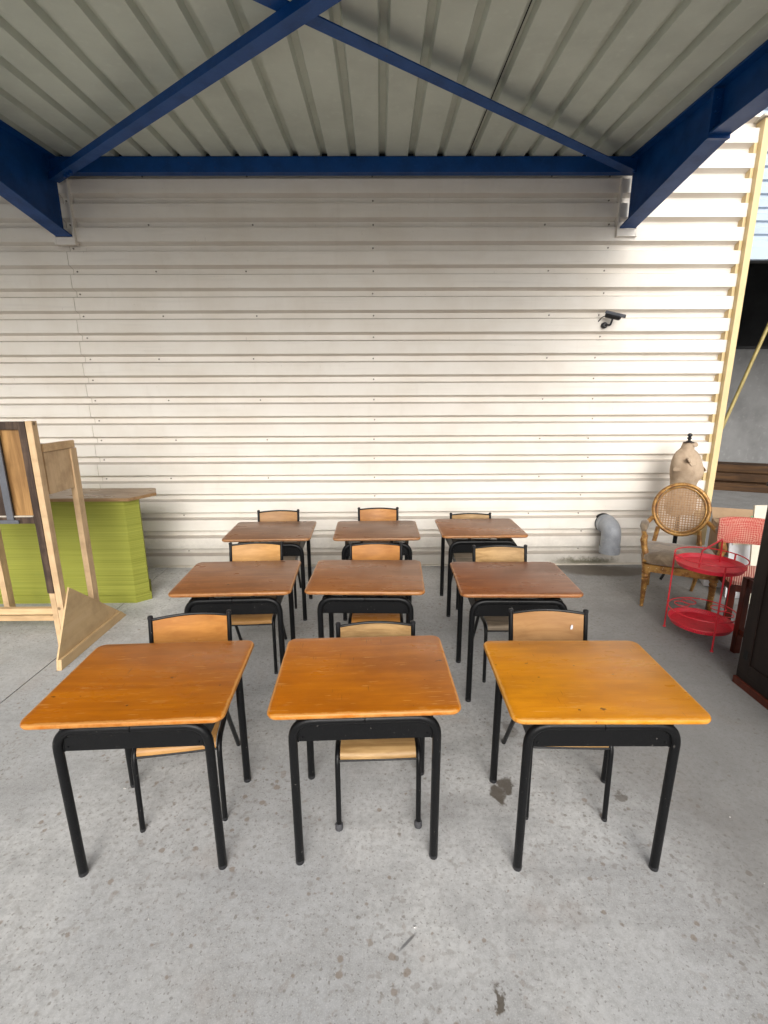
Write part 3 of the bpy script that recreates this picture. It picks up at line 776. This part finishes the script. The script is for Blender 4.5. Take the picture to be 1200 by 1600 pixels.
# ------------------------------------------------------------------ gilded armchair
ac = thing('armchair', 'gilded armchair with round cane back and worn brown velvet seat', 'armchair', (2.66, 4.06, 0), R(-27))
def ring_path(rx, rzv, cy, cz, tilt, n=40):
    return [(rx * math.cos(2 * math.pi * k / n), cy + rzv * math.sin(2 * math.pi * k / n) * math.sin(tilt), cz + rzv * math.sin(2 * math.pi * k / n) * math.cos(tilt)) for k in range(n)]
TI = R(12); CY, CZ = .285, .80
bk = link('back_frame', T(ring_path(.222, .234, CY, CZ, TI), .0175, seg=10, closed=True), M['gold'], ac, True)
link('inner_bead', T(ring_path(.196, .208, CY - .008, CZ, TI), .0075, seg=8, closed=True), M['gold'], bk, True)
bm = bmesh.new(); sp = .0225; hw = .0046
def pt(u, v, d): return Vector((u, CY + v * math.sin(TI) + d, CZ + v * math.cos(TI)))
n = int(.21 / sp)
for i in range(-n, n + 1):
    u = i * sp; L = math.sqrt(max(.20 ** 2 - u * u, 0))
    if L < .02: continue
    bm.faces.new([bm.verts.new(pt(a, b, .0)) for a, b in ((u - hw, -L), (u + hw, -L), (u + hw, L), (u - hw, L))])
    bm.faces.new([bm.verts.new(pt(b, a, -.0015)) for a, b in ((u - hw, -L), (u + hw, -L), (u + hw, L), (u - hw, L))])
for sg in (1, -1):
    for i in range(-2 * n, 2 * n + 1):
        c = i * sp * .7071; L = math.sqrt(max(.20 ** 2 - c * c, 0))
        if L < .02 or abs(c) > .195: continue
        q = .7071
        f = []
        for a, b in ((c - .0012, -L), (c + .0012, -L), (c + .0012, L), (c - .0012, L)):
            f.append(bm.verts.new(pt(a * q - b * q * sg, a * q * sg + b * q, -.003 - .001 * sg)))
        bm.faces.new(f)
link('cane_panel', bm, M['cane'], ac)
for s in (-1, 1):
    # front leg: turned, tapering
    f = link('leg', lathe(bmesh.new(), [(.012, 0), (.017, .008), (.012, .02), (.016, .03), (.026, .25), (.030, .262), (.022, .272), (.030, .285), (.030, .30), (.024, .31), (.034, .318), (.034, .40)], 14, (s * .25, -.24, 0)), M['gold'], ac, True)
    link('leg', T([(s * .185, .35, 0), (s * .195, .29, .13), (s * .2, .25, .26), (s * .2, .235, .40)], [.014, .018, .022, .028], seg=8), M['gold'], ac, True)
    link('back_post', T([(s * .2, .24, .38), (s * .185, .255, .48), (s * .165, .27, .62)], [.026, .02, .02], seg=8), M['gold'], ac, True)
    link('arm', T(fillet([(s * .225, .28, .70), (s * .285, .12, .66), (s * .295, -.06, .64), (s * .285, -.12, .615)], .1, 8), .021, seg=8), M['gold'], ac, True)
    link('arm_pad', T([(s * .276, .13, .676), (s * .287, .08, .690), (s * .295, -.02, .682), (s * .295, -.09, .655)], [.016, .034, .036, .02], seg=10), M['velvet'], ac, True)
    link('arm_support', T([(s * .285, -.12, .625), (s * .292, -.155, .59), (s * .282, -.15, .53), (s * .262, -.17, .46), (s * .252, -.225, .40)], [.026, .030, .026, .028, .034], seg=10), M['gold'], ac, True)
link('seat_rail', slab(bmesh.new(), .56, .53, .05, [(.0, .335), (.0, .395), (.01, .40)], 5), M['gold'], ac, True)
cu = slab(bmesh.new(), .575, .54, .09, [(.03, .398), (.004, .41), (0, .44), (.012, .468), (.05, .488), (.12, .50), (.2, .504)], 6)
link('seat_cushion', cu, M['velvet'], ac, True)

# ------------------------------------------------------------------ dress form
dfm = thing('dress_form', 'torn beige linen dress form on black stand behind the gilded armchair', 'mannequin', (3.035, 4.72, 0), R(20))
bm = bmesh.new(); seg = 28; rings = []
# z, rx (side), ry (depth), offset y, bust amount
PR = [(.66, .10, .08, 0, 0), (.665, .135, .105, 0, 0), (.72, .148, .118, .0, 0), (.80, .152, .12, 0, 0), (.88, .138, .108, 0, 0), (.94, .128, .10, 0, 0), (1.0, .135, .105, 0, .2), (1.06, .147, .112, 0, .8),
      (1.10, .153, .116, 0, 1.0), (1.15, .158, .112, 0, .6), (1.20, .160, .102, 0, .2), (1.25, .150, .088, 0, 0), (1.285, .118, .074, .004, 0), (1.305, .085, .062, .006, 0), (1.32, .062, .056, .006, 0), (1.37, .054, .052, 0, 0), (1.375, .045, .045, 0, 0)]
for z, rx, ry, oy, bu in PR:
    rg = []
    for k in range(seg):
        a = 2 * math.pi * k / seg; ca, sa = math.cos(a), math.sin(a); ex = 1.0
        b = 0
        if sa < 0:
            b = bu * .05 * (math.exp(-((ca - .5) / .28) ** 2) + math.exp(-((ca + .5) / .28) ** 2))
        rg.append(bm.verts.new((rx * ca, oy + ry * sa - b, z + .006 * math.sin(3 * a + z * 20))))
    rings.append(rg)
for a, b in zip(rings, rings[1:]):
    for k in range(seg): bm.faces.new((a[k], a[(k + 1) % seg], b[(k + 1) % seg], b[k]))
bm.faces.new(rings[0][::-1]); bm.faces.new(rings[-1])
tor = link('torso', bm, M['linen'], dfm, True)
# frayed flaps at the shoulder and side
for j, (x, y, z, ang) in enumerate(((-.09, -.10, 1.225, 20), (-.06, -.115, 1.19, -25), (.13, -.09, 1.12, 60), (-.15, -.03, 1.13, -70), (.045, -.04, 1.36, 10))):
    bm = bmesh.new(); rr = random.Random(j); pts = [(.045 * (1 + rr.uniform(-.4, .5)) * math.cos(a_), .03 * (1 + rr.uniform(-.4, .4)) * math.sin(a_)) for a_ in [k * math.pi / 3.5 for k in range(7)]]
    prism(bm, pts, 0, .006, Matrix.Translation((x, y, z)) @ Matrix.Rotation(R(ang), 4, 'Z') @ Matrix.Rotation(R(65), 4, 'X'))
    link('torn_flap', bm, M['linen'], tor)
link('neck_cap', lathe(bmesh.new(), [(.046, 1.374), (.05, 1.378), (.046, 1.386)], 20), M['stain'], dfm, True)
link('finial', lathe(bmesh.new(), [(.026, 1.386), (.03, 1.392), (.012, 1.40), (.012, 1.408), (.021, 1.418), (.021, 1.426), (.011, 1.434), (.021, 1.446), (.022, 1.456), (.014, 1.468), (.004, 1.472)], 16), M['black_plastic'], dfm, True)
link('pole', T([(0, 0, .12), (0, 0, .67)], .02, seg=12), M['black'], dfm, True)
for k in range(3):
    a = R(200 + 120 * k); c, s = math.cos(a), math.sin(a)
    link('leg', T(fillet([(0, 0, .20), (c * .08, s * .08, .16), (c * .19, s * .19, .05), (c * .25, s * .25, .018)], .06), .014, seg=8), M['black'], dfm, True)

# ------------------------------------------------------------------ red wire trolley
tr = thing('wire_trolley', 'bright red two tier round metal trolley with chipped paint and wire handle', 'trolley', (2.475, 3.40, 0))
def circ(r, z, n=36, cx=0, cy=0): return [(cx + r * math.cos(2 * math.pi * k / n), cy + r * math.sin(2 * math.pi * k / n), z) for k in range(n)]
LA = [R(a) for a in (134, 258, 14)]
RT = .232
for z, r in ((.585, .212), (.118, .205)):
    tray = lathe(bmesh.new(), [(r - .03, z - .012), (r, z - .010), (r + .012, z + .022), (r + .008, z + .022), (r - .006, z - .004), (.001, z - .006)], 40)
    ty = link('tray', tray, M['punched'], tr, True)
    link('rim_wire', T(circ(r + .013, z + .022), .0042, seg=6, closed=True), M['redpaint'], ty, True)
link('guard_ring', T(circ(RT + .002, .655, 48), .0045, seg=6, closed=True), M['redpaint'], tr, True)
gr = link('guard_ring', T(circ(RT - .004, .225, 48), .0045, seg=6, closed=True), M['redpaint'], tr, True)
for cx, cy in ((-.09, .11), (-.01, .15), (.14, .02), (.12, -.09)):
    link('bottle_ring', T(circ(.05, .225, 24, cx, cy), .0036, seg=6, closed=True), M['redpaint'], gr, True)
for a in LA:
    c, s = math.cos(a), math.sin(a)
    lg = link('leg', T([(c * (RT + .006), s * (RT + .006), 0.004), (c * (RT + .004), s * (RT + .004), .655)], .0062, seg=8), M['redpaint'], tr, True)
    link('foot', lathe(bmesh.new(), [(.012, 0), (.012, .006), (.007, .012)], 10, (c * (RT + .006), s * (RT + .006), 0)), M['redpaint'], lg, True)
ha = R(25); hd_ = Vector((math.cos(ha), math.sin(ha), 0))
hp = [hd_ * -.125 + V(0, 0, .59), hd_ * -.115 + V(0, 0, .72), hd_ * .115 + V(0, 0, .775), hd_ * .125 + V(0, 0, .59)]
link('handle', T(fillet(hp, .012, 4), .0065, seg=8), M['redpaint'], tr, True)

# ------------------------------------------------------------------ salmon upholstered chair
uc = thing('upholstered_chair', 'dark wood chair with salmon woven back and striped seat behind red trolley', 'chair', (2.95, 3.58, 0), R(-18))
def cushion(w, d, t_, bulge=.02):
    return slab(bmesh.new(), w, d, .035, [(.02, 0), (.004, .006), (0, .02), (.004, t_ - .012), (.02, t_), (.06, t_ + bulge * .6), (.12, t_ + bulge)], 5)
o = link('seat_cushion', cushion(.40, .42, .05), M['stripe'], uc, True, loc=(0, 0, .405))
# curved back pad
bm = bmesh.new(); cols = []
NX, NZ = 12, 6
def backpad():
    fr, bk_ = [], []
    for i in range(NX + 1):
        u = i / NX * 2 - 1; rowf, rowb = [], []
        for k in range(NZ + 1):
            v = k / NZ * 2 - 1
            sh_ = (1 - .12 * abs(u) ** 4); x = u * .20; z = .735 + v * .11 * sh_; y = .20 + .035 * (1 - u * u) + (z - .6) * .12
            pf = .026 * (1 - abs(u) ** 6) * (1 - abs(v) ** 4) + .004
            rowf.append(bm.verts.new((x, y - pf, z))); rowb.append(bm.verts.new((x, y + .012, z)))
        fr.append(rowf); bk_.append(rowb)
    for i in range(NX):
        for k in range(NZ):
            bm.faces.new((fr[i][k], fr[i + 1][k], fr[i + 1][k + 1], fr[i][k + 1])); bm.faces.new((bk_[i][k], bk_[i][k + 1], bk_[i + 1][k + 1], bk_[i + 1][k]))
    for i in range(NX):
        bm.faces.new((fr[i][0], bk_[i][0], bk_[i + 1][0], fr[i + 1][0])); bm.faces.new((fr[i][-1], fr[i + 1][-1], bk_[i + 1][-1], bk_[i][-1]))
    for k in range(NZ):
        bm.faces.new((fr[0][k], fr[0][k + 1], bk_[0][k + 1], bk_[0][k])); bm.faces.new((fr[-1][k], bk_[-1][k], bk_[-1][k + 1], fr[-1][k + 1]))
backpad(); link('back_pad', bm, M['weave'], uc, True)
for s in (-1, 1):
    link('leg', B(s * .175 - .022, s * .175 + .022, -.20, -.155, 0, .40, .003), M['redwood'], uc)
    bm = bmesh.new(); prism(bm, [(.235, 0), (.275, 0), (.235, .40), (.265, .70), (.235, .70), (.19, .42)], s * .165 - .018, s * .165 + .018, MYZ); link('leg', bm, M['redwood'], uc)
link('seat_frame', B(-.19, .19, -.195, .20, .35, .404, .003), M['redwood'], uc)

# ------------------------------------------------------------------ red-brown stool frame beside the cabinet
st = thing('stool_frame', 'red-brown wooden stool frame half hidden behind the dark cabinet', 'stool', (2.78, 3.02, 0))
for sx in (-1, 1):
    for sy in (-1, 1):
        link('leg', B(sx * .19 - .022, sx * .19 + .022, sy * .14 - .022, sy * .14 + .022, 0, .58, .003), M['redwood'], st)
for sy in (-1, 1):
    link('rail', B(-.167, .167, sy * .14 - .012, sy * .14 + .012, .515, .575, .002), M['redwood'], st); link('stretcher', B(-.167, .167, sy * .14 - .011, sy * .14 + .011, .15, .19, .002), M['redwood'], st)
for sx in (-1, 1):
    link('rail', B(sx * .19 - .012, sx * .19 + .012, -.117, .117, .515, .575, .002), M['redwood'], st); link('stretcher', B(sx * .19 - .011, sx * .19 + .011, -.117, .117, .15, .19, .002), M['redwood'], st)

# ------------------------------------------------------------------ dark cabinet at the right edge
cb = thing('dark_cabinet', 'very dark brown wooden cabinet cut off by the right edge', 'cabinet', (0, 0, 0))
link('carcass', B(2.318, 2.80, 1.75, 2.785, .05, 1.30, .004), M['darkcab'], cb)
link('plinth', B(2.306, 2.79, 1.74, 2.792, 0, .049, .004), M['redwood'], cb)
link('top_board', B(2.30, 2.82, 1.73, 2.80, 1.302, 1.33, .005), M['darkcab'], cb)
for y0, y1, z0, z1 in ((1.77, 1.85, .10, 1.28), (2.69, 2.77, .10, 1.28), (1.851, 2.689, .10, .18), (1.851, 2.689, 1.20, 1.28)):
    link('frame_board', B(2.311, 2.3175, y0, y1, z0, z1, .002), M['darkcab'], cb)
link('keyhole_plate', B(2.306, 2.3105, 2.71, 2.74, .20, .26, .001), M['dark'], cb)

# ------------------------------------------------------------------ clutter by the wall corner
bx = thing('cardboard_box', 'open brown cardboard box behind the gilded armchair', 'box', (3.55, 4.55, .30), R(-22))
for a_ in ((-.2, .2, -.15, -.144), (-.2, .2, .144, .15)): link('side', B(a_[0], a_[1], a_[2], a_[3], 0, .30), M['cardboard'], bx)
for a_ in ((-.206, -.2005), (.2005, .206)): link('side', B(a_[0], a_[1], -.15, .15, 0, .30), M['cardboard'], bx)
link('bottom', B(-.199, .199, -.143, .143, .0, .006), M['cardboard'], bx)
f = link('flap', B(-.2, .2, -.14, 0, 0, .005), M['cardboard'], bx, loc=(0, -.148, .302)); f.rotation_euler = (R(50), 0, 0)
f = link('flap', B(-.2, .2, 0, .14, 0, .005), M['cardboard'], bx, loc=(0, .148, .302)); f.rotation_euler = (R(40), 0, 0)
wb = thing('white_crate', 'white painted chest carrying the cardboard box by the corner', 'chest', (3.52, 4.52, 0), R(-22))
link('chest_body', B(-.27, .30, -.22, .2, 0, .27, .004), M['white'], wb); link('lid', B(-.28, .31, -.23, .21, .272, .298, .004), M['white'], wb)
wp = thing('leaning_board', 'white flat board leaning behind the salmon woven chair', 'board', (3.42, 4.10, 0), R(-8))
o = link('board', B(-.22, .22, 0, .018, 0, .62, .002), M['white'], wp); o.rotation_euler = (R(-8), 0, 0)
link('batten', B(-.2, .2, -.014, -.001, .50, .54, .002), M['cream'], o)
cp = thing('cream_plank', 'upright cream plank leaning right behind the salmon woven chair', 'plank', (3.36, 3.98, 0), R(-10))
o = link('plank', B(-.055, .055, 0, .022, 0, .90, .002), M['cream'], cp); o.rotation_euler = (R(-4), R(-3), 0)
link('batten', B(-.05, .05, .0235, .04, .1, .14, .002), M['cream'], o)
tb = thing('plastic_tub', 'green rimmed white plastic tub at the right edge of the picture', 'tub', (3.62, 4.28, .40))
link('tub_body', lathe(bmesh.new(), [(.11, 0), (.14, .30), (.13, .30), (.10, .01)], 20), M['white'], tb, True)
link('rim', T(circ(.145, .30, 30), .012, seg=6, closed=True), M['greenplastic'], tb, True)
tbl = thing('small_table', 'dark low side table under the green rimmed tub', 'table', (3.66, 4.28, 0))
link('tabletop', B(-.2, .26, -.18, .18, .37, .398, .003), M['darkcab'], tbl)
for sx in (-.17, .23):
    for sy in (-.15, .15): link('leg', B(sx - .018, sx + .018, sy - .018, sy + .018, 0, .369, .002), M['darkcab'], tbl)

# ------------------------------------------------------------------ neighbouring hall with raised shutter
HY = 6.6
hall = thing('warehouse_hall', 'open dark warehouse hall with raised blue-grey shutter beyond the corner trim', 'building', (0, 0, 0))
sme = None
for k in range(11):
    if sme is None:
        bm = bmesh.new(); pr = [(0, 0), (0, .075), (.03, .09), (.03, .135), (0, .15)]
        a = [bm.verts.new((3.57, HY + y, z)) for y, z in pr]; b = [bm.verts.new((12, HY + y, z)) for y, z in pr]
        for i in range(4): bm.faces.new((a[i], b[i], b[i + 1], a[i + 1]))
        o = link('shutter_slat', bm, M['shutter'], hall, loc=(0, 0, 3.64)); sme = o.data
    else: link_me('shutter_slat', sme, hall, (0, 0, 3.64 + .15 * k))
link('shutter_bottom_rail', B(3.57, 12, HY - .03, HY + .05, 3.49, 3.638, .004), M['shutter'], hall)
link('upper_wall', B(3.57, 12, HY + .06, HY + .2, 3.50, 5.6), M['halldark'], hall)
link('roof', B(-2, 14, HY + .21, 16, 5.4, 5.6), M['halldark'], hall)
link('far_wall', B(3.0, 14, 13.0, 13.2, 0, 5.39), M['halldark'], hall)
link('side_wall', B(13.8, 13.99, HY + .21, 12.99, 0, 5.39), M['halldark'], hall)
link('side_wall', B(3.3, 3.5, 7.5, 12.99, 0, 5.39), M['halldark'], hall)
link('partition_wall', B(4.2, 13.7, 10.2, 10.32, 0, 2.74), M['hallwall'], hall)
link('partition_cap', B(4.2, 13.7, 10.17, 10.35, 2.742, 2.80), M['halldark'], hall)
pst = tag(link('yellow_strut', T([(4.95, 7.0, 1.36), (5.39, 7.0, 2.83), (5.9, 7.0, 4.5)], .024, seg=10), M['pole'], None, True), 'slanted yellow steel pole inside the dark hall', 'pole')
k = 0
for i, (x0, y0, x1, y1, z, lab) in enumerate(((6.3, 9.75, 8.6, 8.62, 0, 'lowest wide brown plank lying on the hall floor'), (6.35, 9.9, 8.7, 8.78, .17, 'middle brown plank of the pile in the hall'), (6.75, 9.88, 8.8, 8.9, .33, 'top brown plank of the pile in the hall'))):
    d = Vector((x1 - x0, y1 - y0, 0)); L = d.length
    o = link('wood_plank', B(0, L, -.22, .22, 0, .155, .01), M['plank'], None, loc=(x0, y0, z)); o.rotation_euler = (0, 0, math.atan2(d.y, d.x))
    tag(o, lab, 'plank', 'brown planks piled in the hall')
link_ = None
# ------------------------------------------------------------------ loose grit on the floor
bm = bmesh.new(); rg = random.Random(11)
for x, y in [(1.62, 2.4), (.19, 1.33), (1.75, 4.2), (1.72, 4.24), (.56, 2.12), (.35, 2.0), (1.55, 1.75), (-.5, 2.5), (1.47, 1.45)] + [(rg.uniform(-2, 2), rg.uniform(1.1, 4.6)) for _ in range(26)]:
    t = bmesh.new(); bmesh.ops.create_icosphere(t, subdivisions=1, radius=rg.uniform(.002, .0055)); t.verts.index_update()
    merge(bm, t, Matrix.Translation((x, y, .002)) @ Matrix.Diagonal((rg.uniform(.7, 1.6), rg.uniform(.7, 1.3), .5, 1)))
tag(link('grit', bm, M['grit']), 'scattered pale grit on the concrete', None, None, 'stuff')
